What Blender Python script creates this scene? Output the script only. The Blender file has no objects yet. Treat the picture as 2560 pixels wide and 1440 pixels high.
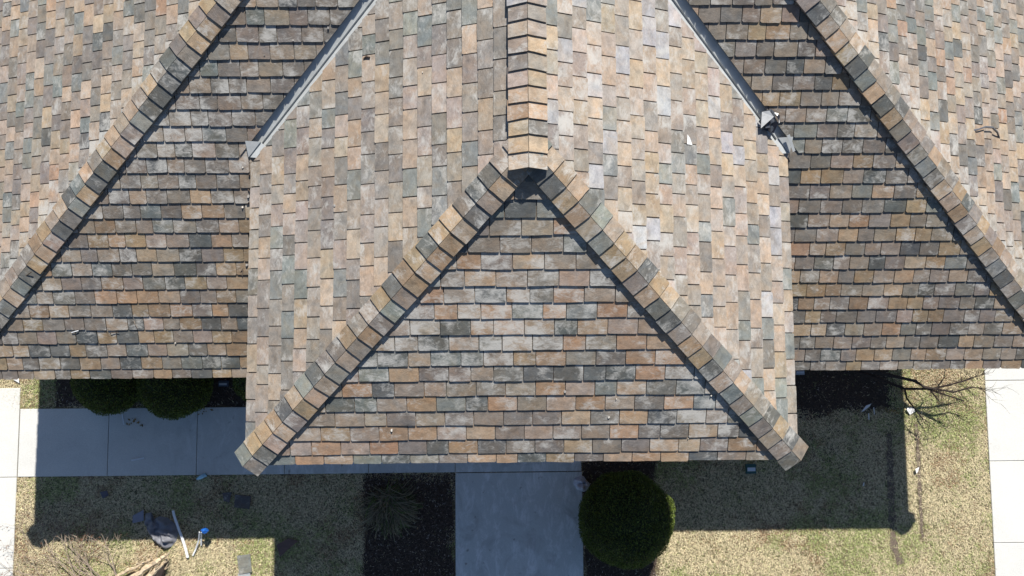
import bpy, math, random
import numpy as np
from mathutils import Vector, Matrix, noise
random.seed(7); rng = np.random.default_rng(7)
S = bpy.context.scene
C = bpy.context.collection

# ------------------------------------------------------------ camera
CAM = Vector((-0.2791, 1.1236, 13.2878))
M = Matrix(((0.9997406, 0.0058614, -0.0220071), (-0.0076231, 0.9966978, -0.0808422), (0.0214606, 0.0809890, 0.9964839)))
FPX = 2048.0
cd = bpy.data.cameras.new('camera'); cam = bpy.data.objects.new('camera', cd); C.objects.link(cam)
cd.sensor_width = 36; cd.lens = FPX / 2560 * 36; cd.clip_start = 0.1; cd.clip_end = 1000
cam.matrix_world = Matrix.Translation(CAM) @ M.to_4x4()
S.camera = cam
# ------------------------------------------------------------ light
SUN = Vector((0.19098, 0.83072, 1.0)).normalized()
w = bpy.data.worlds.new('World'); S.world = w; w.use_nodes = True
nt = w.node_tree; bg = nt.nodes['Background']; sky = nt.nodes.new('ShaderNodeTexSky')
sky.sky_type = 'NISHITA'; sky.sun_disc = False
sky.sun_elevation = math.asin(SUN.z); sky.sun_rotation = math.atan2(SUN.x, SUN.y); sky.ozone_density = 3; sky.dust_density = .4
nt.links.new(sky.outputs[0], bg.inputs[0]); bg.inputs[1].default_value = 0.066
sl = bpy.data.lights.new('sun', 'SUN'); sl.energy = 4.8; sl.angle = math.radians(0.53); sl.color = (1, 0.955, 0.88)
so = bpy.data.objects.new('sun', sl); C.objects.link(so); so.rotation_euler = (-SUN).to_track_quat('-Z', 'Y').to_euler(); so.location = (3, 12, 20)
S.view_settings.view_transform = 'Standard'; S.view_settings.look = 'None'; S.view_settings.exposure = 0.46; S.view_settings.gamma = 1
S.cycles.max_bounces = 6

# ------------------------------------------------------------ helpers
def ray(px, py):
    return M @ Vector(((px - 1280) / FPX, -(py - 720) / FPX, -1))
def hit(px, py, P, n):
    d = ray(px, py); n = Vector(n)
    return CAM + d * (n.dot(Vector(P) - CAM) / n.dot(d))
def G(px, py, z=0.0):
    return hit(px, py, (0, 0, z), (0, 0, 1))

class MB:
    def __init__(s): s.v = []; s.f = []; s.c = []; s.m = []; s.uv = []
    def face(s, pts, col=(1, 1, 1, 0), uv=None, mi=0):
        b = len(s.v); s.v += [tuple(p) for p in pts]; s.f.append(tuple(range(b, b + len(pts)))); s.c.append(col); s.m.append(mi)
        s.uv.append(uv or [(p[0], p[1]) for p in pts])
    def box(s, c, sx, sy, sz, rot=None, col=(1, 1, 1, 0), mi=0, bev=0):
        R = rot or Matrix.Identity(3); c = Vector(c)
        P = [c + R @ Vector((x * sx / 2, y * sy / 2, z * sz / 2)) for x in (-1, 1) for y in (-1, 1) for z in (-1, 1)]
        for q in ((0, 1, 3, 2), (4, 6, 7, 5), (0, 4, 5, 1), (2, 3, 7, 6), (0, 2, 6, 4), (1, 5, 7, 3)):
            s.face([P[i] for i in q], col, mi=mi)
    def tube(s, pts, rad, n=6, col=(1, 1, 1, 0), mi=0, cap=True):
        pts = [Vector(p) for p in pts]; rings = []
        for i, p in enumerate(pts):
            t = (pts[min(i + 1, len(pts) - 1)] - pts[max(i - 1, 0)]).normalized()
            a = t.cross(Vector((0, 0, 1)));
            if a.length < .1: a = t.cross(Vector((1, 0, 0)))
            a.normalize(); b = t.cross(a); r = rad[i] if hasattr(rad, '__len__') else rad
            rings.append([p + (a * math.cos(k * 2 * math.pi / n) + b * math.sin(k * 2 * math.pi / n)) * r for k in range(n)])
        base = len(s.v)
        for r_ in rings: s.v += [tuple(q) for q in r_]
        for i in range(len(rings) - 1):
            for k in range(n):
                k2 = (k + 1) % n; f = (base + i * n + k, base + i * n + k2, base + (i + 1) * n + k2, base + (i + 1) * n + k)
                s.f.append(f); s.c.append(col); s.m.append(mi); s.uv.append([(k / n, i), ((k + 1) / n, i), ((k + 1) / n, i + 1), (k / n, i + 1)])
        if cap:
            for i in (0, len(rings) - 1):
                s.f.append(tuple(base + i * n + k for k in range(n))); s.c.append(col); s.m.append(mi); s.uv.append([(0, 0)] * n)
    def build(s, name, mats, parent=None, smooth=False):
        me = bpy.data.meshes.new(name); me.from_pydata(s.v, [], s.f)
        ls = [len(f) for f in s.f]
        ca = me.color_attributes.new('col', 'FLOAT_COLOR', 'CORNER')
        ca.data.foreach_set('color', np.repeat(np.array([tuple(c) if len(c) == 4 else tuple(c) + (0,) for c in s.c], dtype=np.float32), ls, axis=0).ravel())
        u = me.uv_layers.new(name='UVMap'); u.data.foreach_set('uv', np.array([q for l in s.uv for q in l], dtype=np.float32).ravel())
        if not isinstance(mats, (list, tuple)): mats = [mats]
        for m in mats: me.materials.append(m)
        me.polygons.foreach_set('material_index', s.m)
        if smooth: me.polygons.foreach_set('use_smooth', [True] * len(s.f))
        me.update(); o = bpy.data.objects.new(name, me); C.objects.link(o)
        if parent: o.parent = parent
        return o

def tag(o, label=None, cat=None, group=None, kind=None):
    if label: o['label'] = label
    if cat: o['category'] = cat
    if group: o['group'] = group
    if kind: o['kind'] = kind
    return o
def empty(name, loc=(0, 0, 0)):
    o = bpy.data.objects.new(name, None); C.objects.link(o); o.location = loc; o.empty_display_size = .1
    return o
def link_child(o, root):      # parent keeping world position
    o.parent = root; o.matrix_parent_inverse = Matrix.Translation(root.location).inverted(); return o

# ------------------------------------------------------------ materials
def newmat(name):
    m = bpy.data.materials.new(name); m.use_nodes = True; n = m.node_tree; return m, n, n.nodes['Principled BSDF']
def N(n, t, **k):
    x = n.nodes.new(t)
    for a, b in k.items(): setattr(x, a, b)
    return x
def noise_(n, vec, scale, detail=4, rough=.6, dist=0):
    x = N(n, 'ShaderNodeTexNoise'); x.inputs['Scale'].default_value = scale; x.inputs['Detail'].default_value = detail
    x.inputs['Roughness'].default_value = rough; x.inputs['Distortion'].default_value = dist
    if vec is not None: n.links.new(vec, x.inputs['Vector'])
    return x
def ramp(n, src, a, b, ca=(0, 0, 0, 1), cb=(1, 1, 1, 1)):
    r = N(n, 'ShaderNodeValToRGB'); r.color_ramp.elements[0].position = a; r.color_ramp.elements[1].position = b
    r.color_ramp.elements[0].color = ca; r.color_ramp.elements[1].color = cb; n.links.new(src, r.inputs[0]); return r
def mix(n, fac, a, b, mode='MIX'):
    x = N(n, 'ShaderNodeMix', data_type='RGBA', blend_type=mode)
    for i, v in ((0, fac), (6, a), (7, b)):
        if hasattr(v, 'links') or hasattr(v, 'is_linked'): n.links.new(v, x.inputs[i])
        else: x.inputs[i].default_value = v
    return x.outputs[2]
def math_(n, op, a, b):
    x = N(n, 'ShaderNodeMath', operation=op)
    for i, v in ((0, a), (1, b)):
        if hasattr(v, 'is_linked'): n.links.new(v, x.inputs[i])
        else: x.inputs[i].default_value = v
    return x.outputs[0]
def bump(n, bs, h, strength, dist):
    b = N(n, 'ShaderNodeBump'); b.inputs['Strength'].default_value = strength; b.inputs['Distance'].default_value = dist
    n.links.new(h, b.inputs['Height']); n.links.new(b.outputs[0], bs.inputs['Normal'])

def slate_mat():
    m, n, bs = newmat('slate_composite')
    at = N(n, 'ShaderNodeAttribute', attribute_name='col'); uv = N(n, 'ShaderNodeUVMap')
    mp = N(n, 'ShaderNodeMapping'); mp.inputs['Scale'].default_value = (1, 1.6, 1); n.links.new(uv.outputs[0], mp.inputs[0])
    n1 = noise_(n, mp.outputs[0], 7, 5, .6, .6); n2 = noise_(n, mp.outputs[0], 26, 6, .7, 1.5); n3 = noise_(n, uv.outputs[0], 120, 4, .7)
    v = math_(n, 'ADD', math_(n, 'MULTIPLY', n1.outputs[0], 1.0), math_(n, 'MULTIPLY', n2.outputs[0], 1.05))
    v = math_(n, 'ADD', v, math_(n, 'MULTIPLY', n3.outputs[0], .35)); v = math_(n, 'ADD', v, -.16)     # around 1
    vv = N(n, 'ShaderNodeCombineColor'); [n.links.new(v, vv.inputs[i]) for i in range(3)]
    c = mix(n, 1.0, at.outputs['Color'], vv.outputs[0], 'MULTIPLY')
    # hue drift: brown / grey within a slate
    n4 = noise_(n, uv.outputs[0], 5.5, 4, .6, .8)
    c = mix(n, math_(n, 'MULTIPLY', ramp(n, n4.outputs[0], .40, .66).outputs[0], .9), c, (1.06, .93, .80, 1), 'MULTIPLY')
    n7 = noise_(n, uv.outputs[0], 9, 3, .5, .3)
    c = mix(n, math_(n, 'MULTIPLY', ramp(n, n7.outputs[0], .50, .70).outputs[0], .9), c, (.72, .74, .76, 1), 'MULTIPLY')
    # pale chalky bloom and scratches
    n5 = noise_(n, mp.outputs[0], 11, 9, .78, .9); n6 = noise_(n, uv.outputs[0], 4.1, 3, .5, .4)
    thr = math_(n, 'ADD', n5.outputs[0], math_(n, 'MULTIPLY', math_(n, 'ADD', n6.outputs[0], -.5), .8))
    thr = math_(n, 'ADD', thr, math_(n, 'MULTIPLY', at.outputs['Alpha'], .19))
    wm = ramp(n, thr, .57, .80)
    c = mix(n, math_(n, 'MULTIPLY', wm.outputs[0], .75), c, (.50, .49, .46, 1))
    geo = N(n, 'ShaderNodeNewGeometry')
    n.links.new(c, bs.inputs['Base Color'])
    bs.inputs['Roughness'].default_value = .62; bs.inputs['Specular IOR Level'].default_value = .42
    h = math_(n, 'ADD', math_(n, 'MULTIPLY', n2.outputs[0], 1.0), math_(n, 'MULTIPLY', n1.outputs[0], 1.2))
    bump(n, bs, h, .55, .006)
    return m
SLATE = slate_mat()
def simple(name, col, rough=.7, metal=0, nscale=0, amt=.2, bmp=0, spec=.5, coord='Object', col2=None, rng_=(.35, .65)):
    m, n, bs = newmat(name); bs.inputs['Roughness'].default_value = rough; bs.inputs['Metallic'].default_value = metal
    bs.inputs['Specular IOR Level'].default_value = spec
    col = tuple(col) + (1,)
    tc = N(n, 'ShaderNodeTexCoord').outputs[coord]
    if nscale:
        ns = noise_(n, tc, nscale, 6, .65, .3)
        b2 = tuple(col2) + (1,) if col2 else tuple(c * (1 - amt) for c in col[:3]) + (1,)
        r = ramp(n, ns.outputs[0], rng_[0], rng_[1], b2, col); n.links.new(r.outputs[0], bs.inputs['Base Color'])
        if bmp: bump(n, bs, ns.outputs[0], .6, bmp)
    else: bs.inputs['Base Color'].default_value = col
    return m
def attr_mat(name, rough=.8, trans=0, spec=.3, amt=.25, ns=60):
    m, n, bs = newmat(name); at = N(n, 'ShaderNodeAttribute', attribute_name='col')
    tc = N(n, 'ShaderNodeTexCoord'); x = noise_(n, tc.outputs['Object'], ns, 3)
    v = ramp(n, x.outputs[0], .3, .7, (1 - amt,) * 3 + (1,), (1 + amt,) * 3 + (1,))
    n.links.new(mix(n, 1.0, at.outputs['Color'], v.outputs[0], 'MULTIPLY'), bs.inputs['Base Color'])
    bs.inputs['Roughness'].default_value = rough; bs.inputs['Specular IOR Level'].default_value = spec
    if trans:
        bs.inputs['Subsurface Weight'].default_value = 0
    return m
METAL = simple('galvanised_flashing', (.50, .52, .52), .5, .0, 9, .18)
METALD = simple('crumpled_metal', (.10, .11, .13), .3, .4, 30, .3, .004)
WOODD = simple('dark_batten', (.035, .033, .035), .9, 0, 20, .4)
FASCIA = simple('fascia_paint', (.55, .52, .46), .6, 0, 6, .15)
SOFFIT = simple('soffit_paint', (.6, .58, .54), .7, 0, 6, .1)
PLASW = simple('white_vinyl', (.78, .80, .82), .4, 0, 20, .1)
PAPER = simple('white_sheet', (.82, .82, .80), .6, 0, 15, .1, .002)
BARK = simple('grey_brown_bark', (.12, .085, .062), .9, 0, 40, .5, .003)
BARKD = simple('dark_bark', (.045, .032, .026), .9, 0, 40, .5, .003)
SPLIT = simple('split_pale_wood', (.72, .60, .42), .8, 0, 26, .45, .006, col2=(.42, .31, .20))
TWIG = simple('dry_twig', (.34, .27, .21), .9, 0, 30, .4)
BUD = simple('rust_leaf', (.22, .09, .04), .8, 0, 30, .4)
ATTR = attr_mat('leaf_and_blade')
CHIP = attr_mat('chip_pieces', .95, amt=.35, ns=80)

def concrete():
    m, n, bs = newmat('broom_concrete'); tc = N(n, 'ShaderNodeTexCoord').outputs['Object']
    mp = N(n, 'ShaderNodeMapping'); mp.inputs['Scale'].default_value = (1, 9, 1); n.links.new(tc, mp.inputs[0])
    a = noise_(n, tc, 1.1, 5, .6, .6); b = noise_(n, tc, 55, 5, .7); s = noise_(n, mp.outputs[0], 16, 4, .7, .4); mp2 = N(n, 'ShaderNodeMapping'); mp2.inputs['Scale'].default_value = (2.2, .9, 1); mp2.inputs['Rotation'].default_value = (0, 0, .5); n.links.new(tc, mp2.inputs[0]); d = noise_(n, mp2.outputs[0], 2.6, 10, .8, .6)
    c = ramp(n, a.outputs[0], .3, .72, (.58, .578, .55, 1), (.65, .645, .61, 1)).outputs[0]
    c = mix(n, 1.0, c, ramp(n, b.outputs[0], .3, .7, (.86, .86, .86, 1), (1.08, 1.08, 1.08, 1)).outputs[0], 'MULTIPLY')
    # cool shade tint painted in, worn pale scuffs and dark damp spots near the entry (where the house shades it)
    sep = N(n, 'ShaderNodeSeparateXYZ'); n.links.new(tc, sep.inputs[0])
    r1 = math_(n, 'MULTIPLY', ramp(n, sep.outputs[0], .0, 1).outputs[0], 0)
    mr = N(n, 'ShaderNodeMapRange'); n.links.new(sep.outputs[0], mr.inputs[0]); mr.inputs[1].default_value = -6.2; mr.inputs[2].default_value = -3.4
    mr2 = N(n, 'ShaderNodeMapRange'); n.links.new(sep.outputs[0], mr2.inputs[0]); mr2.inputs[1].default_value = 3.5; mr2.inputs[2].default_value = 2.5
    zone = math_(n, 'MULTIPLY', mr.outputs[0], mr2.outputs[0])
    c = mix(n, math_(n, 'MULTIPLY', zone, .45), c, (.50, .58, .60, 1))  # bluish cast of the house shade put into the base colour
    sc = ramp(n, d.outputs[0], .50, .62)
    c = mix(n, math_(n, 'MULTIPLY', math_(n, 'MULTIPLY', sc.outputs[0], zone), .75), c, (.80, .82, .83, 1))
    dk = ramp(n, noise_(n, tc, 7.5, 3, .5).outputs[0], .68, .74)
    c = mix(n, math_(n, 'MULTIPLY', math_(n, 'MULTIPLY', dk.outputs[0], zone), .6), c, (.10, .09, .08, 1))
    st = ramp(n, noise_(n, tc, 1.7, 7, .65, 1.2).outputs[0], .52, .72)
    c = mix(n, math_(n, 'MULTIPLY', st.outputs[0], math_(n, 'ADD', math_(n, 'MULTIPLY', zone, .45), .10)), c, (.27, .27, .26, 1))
    n.links.new(c, bs.inputs['Base Color']); bs.inputs['Roughness'].default_value = .85
    bump(n, bs, math_(n, 'ADD', b.outputs[0], s.outputs[0]), .35, .002)
    return m
CONC = concrete()
def ground_mat():
    m, n, bs = newmat('dormant_lawn_soil'); tc = N(n, 'ShaderNodeTexCoord').outputs['Object']
    a = noise_(n, tc, .8, 4, .6, .4); b = noise_(n, tc, 60, 6, .75); d = noise_(n, tc, 6, 4, .6)
    c = mix(n, ramp(n, a.outputs[0], .42, .62).outputs[0], (.20, .16, .10, 1), (.13, .13, .065, 1))
    c = mix(n, ramp(n, d.outputs[0], .5, .75).outputs[0], c, (.13, .09, .06, 1))
    c = mix(n, 1.0, c, ramp(n, b.outputs[0], .3, .7, (.45, .45, .45, 1), (1.35, 1.3, 1.2, 1)).outputs[0], 'MULTIPLY')
    n.links.new(c, bs.inputs['Base Color']); bs.inputs['Roughness'].default_value = .95; bump(n, bs, b.outputs[0], .8, .02)
    return m
MULCH = simple('dark_mulch', (.075, .052, .038), .95, 0, 45, .7, .02)
DIRT = simple('bare_dirt', (.17, .13, .10), .95, 0, 25, .5, .01)

# ------------------------------------------------------------ house geometry (metres)
WL, WR, RX = 2.9054, 2.9615, 0.042
zc, zm = 4.392, 3.1357
TL = 0.5294; zr = zc + TL * WL
tl = (zr - zc) / (WL + RX); tr = (zr - zc) / (WR - RX); tf = 0.509
AY = (zr - zc) / tf
XL, XR, YL, YR, tm = -6.9002, 6.9364, 0.8937, 0.9270, 0.5124
half = (XR - XL) / 2; ZTOP = zm + tm * half
# ---- clipping in slope coordinates
def clip(poly, hp):
    for (a, b, c) in hp:
        out = []
        for i in range(len(poly)):
            p, q = poly[i], poly[(i + 1) % len(poly)]
            dp, dq = a * p[0] + b * p[1] + c, a * q[0] + b * q[1] + c
            if dp >= 0: out.append(p)
            if (dp >= 0) != (dq >= 0):
                t = dp / (dp - dq); out.append((p[0] + (q[0] - p[0]) * t, p[1] + (q[1] - p[1]) * t))
        poly = out
        if len(poly) < 3: return None
    return poly
def area(p):
    return abs(sum(p[i][0] * p[(i + 1) % len(p)][1] - p[(i + 1) % len(p)][0] * p[i][1] for i in range(len(p)))) / 2
TAN = [(.40, .325, .25), (.375, .31, .245), (.40, .315, .225), (.355, .285, .215)]
PINK = [(.36, .305, .265), (.34, .285, .25)]
ORNG = [(.385, .275, .195), (.36, .255, .18)]
WARM = [(.325, .288, .248), (.29, .257, .222), (.262, .23, .20)]
PURP = [(.248, .226, .208), (.21, .195, .183)]
GREY = [(.208, .20, .186), (.182, .176, .165), (.238, .226, .208)]
GREEN = [(.205, .22, .208), (.185, .203, .198), (.24, .253, .232)]
DARK = [(.12, .128, .128), (.135, .14, .135)]
BRN = [(.30, .235, .165), (.265, .205, .145), (.34, .27, .185)]
LAV = [(.375, .37, .39), (.34, .335, .35)]
PAL = {'front': [(TAN, 14), (PINK, 18), (ORNG, 14), (WARM, 22), (PURP, 12), (GREY, 14), (GREEN, 14), (DARK, 12), (BRN, 4)],
       'main': [(TAN, 8), (PINK, 5), (WARM, 22), (PURP, 26), (GREY, 28), (GREEN, 6), (DARK, 6)],
       'mainlow': [(TAN, 14), (PINK, 4), (ORNG, 4), (BRN, 24), (WARM, 14), (PURP, 22), (GREY, 16), (GREEN, 4), (DARK, 9)],
       'mainR': [(TAN, 14), (PINK, 4), (ORNG, 3), (BRN, 18), (WARM, 18), (PURP, 22), (GREY, 18), (GREEN, 3), (DARK, 8)],
       'left': [(TAN, 26), (PINK, 10), (WARM, 34), (PURP, 18), (GREY, 10), (GREEN, 14), (DARK, 1)],
       'right': [(TAN, 38), (PINK, 8), (WARM, 28), (PURP, 5), (GREY, 6), (GREEN, 12), (LAV, 12)],
       'outer': [(TAN, 34), (PINK, 10), (ORNG, 3), (WARM, 26), (PURP, 16), (GREY, 11), (GREEN, 14), (DARK, 3)],
       'cap': [(TAN, 20), (PINK, 3), (BRN, 16), (WARM, 14), (PURP, 14), (GREY, 10), (GREEN, 8), (DARK, 20)],
       'ridge': [(TAN, 30), (PINK, 10), (ORNG, 10), (WARM, 22), (PURP, 10), (GREY, 10), (GREEN, 3), (LAV, 4)]}
DS = {'left': .24, 'right': .26, 'outer': .18, 'ridge': .1, 'front': 0}
PK = {'main': .76, 'mainR': .74, 'front': .80, 'cap': .86, 'left': .93, 'right': 1.0, 'outer': .95, 'mainlow': .75}  # weaker sun on the front slopes is put into these slate brightness factors
def pick(pal):
    L = PAL[pal]; r = random.uniform(0, sum(q[1] for q in L))
    for q, wt in L:
        r -= wt
        if r <= 0: break
    c = random.choice(q); k = random.uniform(.86, 1.10) * PK.get(pal, .94)
    g = DS.get(pal, 0); L_ = sum(c) / 3
    if q is not GREEN and q is not DARK and q is not LAV: c = (c[0] * 1.01, c[1] * .985, c[2] * .95)
    return tuple(min(.8, (x * (1 - g) + L_ * g) * k * random.uniform(.975, 1.025)) for x in c)

def slates(name, parent, O, U, V, rows, hp_of_row, u0, u1, widths, pal, dustf=None, Lf=1.75, T=.030, gap=.0040, rr=(.004, .012)):
    """rows: list of start distances v up the slope (last = top)"""
    O, U, V = Vector(O), Vector(U).normalized(), Vector(V).normalized(); Nn = U.cross(V)
    if Nn.z < 0: Nn = -Nn
    mb = MB(); prev = []
    def P(u, v, w_): return O + U * u + V * v + Nn * w_
    def add(poly, wtop, col, uvo):
        pts = [P(x, y, wtop(x, y)) for x, y in poly]
        uvs = [(x + uvo[0], y + uvo[1]) for x, y in poly]
        mb.face(pts, col, uvs)
        cx_ = sum(p[0] for p in poly) / len(poly); cy_ = sum(p[1] for p in poly) / len(poly)
        for i in range(len(poly)):
            a, b = poly[i], poly[(i + 1) % len(poly)]
            if (a[1] + b[1]) / 2 > cy_ + .3 * (max(p[1] for p in poly) - cy_) and abs(a[1] - b[1]) < .01: continue
            dd = .017
            mb.face([P(a[0], a[1], wtop(*a)), P(a[0], a[1], wtop(*a) - dd), P(b[0], b[1], wtop(*b) - dd), P(b[0], b[1], wtop(*b))],
                    tuple(c * .8 for c in col[:3]) + (0,), [(a[0], a[1]), (a[0], a[1] + .01), (b[0], b[1] + .01), (b[0], b[1])])
    for k in range(len(rows) - 1):
        v0, e = rows[k], rows[k + 1] - rows[k]
        hp = hp_of_row(v0 + e * .5); L = min(.30, e * Lf + .02)
        # underlay strip of slate colour beneath the joints
        ul = clip([(u0, v0 + .004), (u1, v0 + .004), (u1, v0 + e + .01), (u0, v0 + e + .01)], hp)
        if ul: mb.face([P(x, y, .001 + .004 * (1 - (y - v0) / e)) for x, y in ul], (.15, .145, .14, .2), [(x, y) for x, y in ul])
        u = u0 - random.uniform(0, .25); joints = []
        while u < u1:
            cand = [random.choices(widths[0], widths[1])[0] for _ in range(6)]
            best = max(cand[:5], key=lambda c: min([abs(u + c - j) for j in prev] + [.08]) + random.uniform(0, .01))
            wd = best * random.uniform(.985, 1.015); g = gap * random.uniform(.75, 1.3)
            x0, x1 = u + g, u + wd - g; u += wd; joints.append(u)
            dv = random.gauss(0, .0028); sk = random.gauss(0, .006); r = random.uniform(*rr)
            nb = 4; bot = []
            for i in range(nb + 1):
                f = i / nb; x = x0 + r + (x1 - x0 - 2 * r) * f
                bot.append((x, v0 + dv + sk * (f - .5) * (x1 - x0) * 2 + random.uniform(-.0018, .0018)))
            poly = [(x0, v0 + L), (x0 + random.uniform(-.001, .001), v0 + dv + r)] + bot + [(x1, v0 + dv + r), (x1 + random.uniform(-.001, .001), v0 + L)]
            poly = clip(poly, hp)
            if not poly or area(poly) < .0004: continue
            t0 = T + random.uniform(-.0012, .0028); tw = random.gauss(0, .008)
            xm = (x0 + x1) / 2
            wt = lambda x, y, v0=v0, t0=t0, tw=tw, xm=xm, L=L: t0 * (1 - (y - v0) / L) + tw * (x - xm)
            Pm = P(xm, v0 + e / 2, 0); c = pick('mainlow' if pal == 'main' and Pm.y < YL + 2.0 + .5 * noise.noise(Vector((Pm.x * .6, 3, 1))) else pal)  # upper slope's cool sheen put into the palette; browner slates below
            du = dustf(Pm) if dustf else .25
            add(poly, wt, tuple(c) + (min(1.15, max(0, du + random.gauss(0, .16))),), (random.uniform(0, 90), random.uniform(0, 90)))
        prev = joints
    return mb.build(name, SLATE, parent)

def hyp(t): return math.sqrt(1 + t * t)
def nz(p, s=1): return noise.noise(Vector(p) * s)
house = tag(empty('house', (0, 3, 0)), 'large house with mottled composite slate hip roof and projecting front wing', 'house')
wing = empty('wing_roof'); main = empty('main_roof')
for e_ in (wing, main): link_child(e_, house)
def K(o, root): link_child(o, root); return o

# ---- wing front slope
def rows(eh, tt, first, n, over=.012):
    h = hyp(tt); r = [-over * h, (first - over) * h]
    for i in range(n): r.append(r[-1] + eh * h)
    return r
hw_ = hyp(tf)
def hp_front(v):
    # hips in plan: left line from (-WL,0) to (RX,AY); right (WR,0) to (RX,AY); coordinates u = X, v = Y*hyp
    a1 = AY / (WL + RX); a2 = AY / (WR - RX)
    return [(a1, -1 / hw_, a1 * WL), (-a2, -1 / hw_, a2 * WR)]
def dust_front(p):
    d = .2 + 1.25 * math.exp(-((p.y - 1.5) / .7) ** 2) * (.5 + nz((p.x, p.y, 3), .8)) + (.35 if p.x > 1 else 0) * (.5 + nz(p, 1.3))
    return d
K(slates('slate_slope', None, (0, 0, zc), (1, 0, 0), (0, 1, tf), rows(.1553, tf, .106, 19), hp_front, -WL - .02, WR + .02,
       ([.305, .229], [.84, .16]), 'front', dust_front), wing)
# ---- wing side slopes: u = Y (both), v inward
PAN = .095; PANM = .125
Yv_L = YL + (zc - zm) / tm; Yv_R = YR + (zc - zm) / tm
def side(sgn):
    Wd, tt, Yv = (WL, tl, Yv_L) if sgn < 0 else (WR, tr, Yv_R)
    run = Wd + (RX if sgn < 0 else -RX); h = hyp(tt)
    k1 = AY / run                 # hip: Y = k1 * inward
    k2 = tt / tm                  # valley: Y = Yv + k2 * inward
    def hp(v):
        L = [(1, -k1 / h, 0), (0, -1 / h, run)]
        L.append((-1, k2 / h, Yv - PAN * 1.2))
        return L
    def hp_all(v):
        # valley only cuts above its foot; the eave runs straight below it
        return hp(v)
    O = (-Wd, 0, zc) if sgn < 0 else (Wd, 0, zc)
    V = (1, 0, tt) if sgn < 0 else (-1, 0, tt)
    def dust(p):
        d = .18 + .25 * nz(p, .7)
        inn = (Wd - abs(p.x)); hd = abs(p.y - k1 * inn)
        if hd < .55: d += .45 * (1 - hd / .55) * (.4 + 1.2 * nz(p, 1.5))
        if sgn > 0 and inn > 1.2: d += .15
        return d
    K(slates('slate_slope', None, O, (0, 1, 0), V, rows(.1493, tt, .12, 20), hp_all, -.05, 8.5,
           ([.21, .235, .285, .305], [.22, .3, .28, .2]), 'left' if sgn < 0 else 'right', dust, gap=.0055), wing)
side(-1); side(1)
# ---- main front slopes, left and right of the wing
hm = hyp(tm)
def mainfront(sgn):
    Y0 = YL if sgn < 0 else YR; Wd, tt, Yv = (WL, tl, Yv_L) if sgn < 0 else (WR, tr, Yv_R)
    def hp(v):
        Y = Y0 + v / hm
        if sgn < 0:
            L = [(1, -1 / hm, -XL)]
            if Y < Yv - .03: L.append((-1, 0, -Wd + .06))
            else: L.append((-1, (1 / hm) * (tm / tt), -Wd - (Yv - Y0) * tm / tt - PANM))
        else:
            L = [(-1, -1 / hm, XR)]
            if Y < Yv - .03: L.append((1, 0, -Wd + .06))
            else: L.append((1, (1 / hm) * (tm / tt), -Wd - (Yv - Y0) * tm / tt - PANM))
        return L
    def dust(p):
        if sgn < 0:
            hd = (p.x - XL) - (p.y - YL); d = .12 + .7 * max(0, 1 - hd / 2.4) * (.55 + .7 * nz(p, .8)); 
            if p.y > 2.6: d += .15
        else:
            hd = (XR - p.x) - (p.y - YR); d = .10 + .5 * max(0, 1 - hd / 1.5) * (.5 + .8 * nz(p, .8))
        return d
    K(slates('slate_slope', None, (0, Y0, zm), (1, 0, 0), (0, 1, tm), rows(.1542, tm, .118, 33), hp,
           XL - .02 if sgn < 0 else .2, -.2 if sgn < 0 else XR + .02, ([.19, .229, .254], [.25, .45, .3]), 'main' if sgn < 0 else 'mainR', dust, rr=(.005, .016)), main)
mainfront(-1); mainfront(1)
# ---- main outer slopes
def outer(sgn):
    X0, Y0 = (XL, YL) if sgn < 0 else (XR, YR)
    def hp(v): return [(1, -1 / hm, -Y0), (-1, -1 / hm, Y0 + 2 * half), (0, -1, half * hm)]
    def dust(p):
        inn = abs(X0 - p.x); hd = (p.y - Y0) - inn
        d = .1 + .2 * nz(p, .6)
        if hd < 1.0: d += 1.55 * max(0, 1 - hd / (.75 + .45 * nz(p, .9))) 
        return d
    K(slates('slate_slope', None, (X0, 0, zm), (0, 1, 0), (1 if sgn < 0 else -1, 0, tm), rows(.1463, tm, .12, 40), hp, Y0 - .02, 9.2,
           ([.18, .21, .254], [.3, .4, .3]), 'outer', dust, gap=.0055), main)
outer(-1); outer(1)

# ---- decks, fascias, soffits, walls
DZ = -.062
DECK = simple('roof_deck', (.10, .095, .09), .9, 0, 12, .3)
mb = MB(); c_ = (0, YL + half, 0)
A1, A2, B1, B2 = Vector((XL, YL, zm + DZ)), Vector((XR, YR, zm + DZ)), Vector((XR, YR + 2 * half, zm + DZ)), Vector((XL, YL + 2 * half, zm + DZ))
T_ = Vector(((XL + XR) / 2, YL + half, ZTOP + DZ))
for p_ in ((A1, A2, T_), (A2, B1, T_), (B1, B2, T_), (B2, A1, T_)): mb.face(p_)
dk = K(mb.build('roof_deck', DECK), main)
# plain slate on the far (unseen) back slope
mb = MB(); up = Vector((0, 0, .05))
mb.face([B1 + up, B2 + up, T_ + up], (.28, .25, .22, .2), [(0, 0), (13, 0), (6, 7)])
K(mb.build('rear_slope', SLATE), main)
mb = MB(); L0, R0, P0 = Vector((-WL, 0, zc + DZ)), Vector((WR, 0, zc + DZ)), Vector((RX, AY, zr + DZ))
yt = YL + half; L9, R9, P9 = Vector((-WL, yt, zc + DZ)), Vector((WR, yt, zc + DZ)), Vector((RX, yt, zr + DZ))
for p_ in ((L0, R0, P0), (L0, P0, P9, L9), (R0, R9, P9, P0)): mb.face(p_)
K(mb.build('roof_deck', DECK), wing)
def boxmb(mb, x0, x1, y0, y1, z0, z1, **k): mb.box(((x0 + x1) / 2, (y0 + y1) / 2, (z0 + z1) / 2), x1 - x0, y1 - y0, z1 - z0, **k)
f_ = .03; y9 = YL + 2 * half
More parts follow.
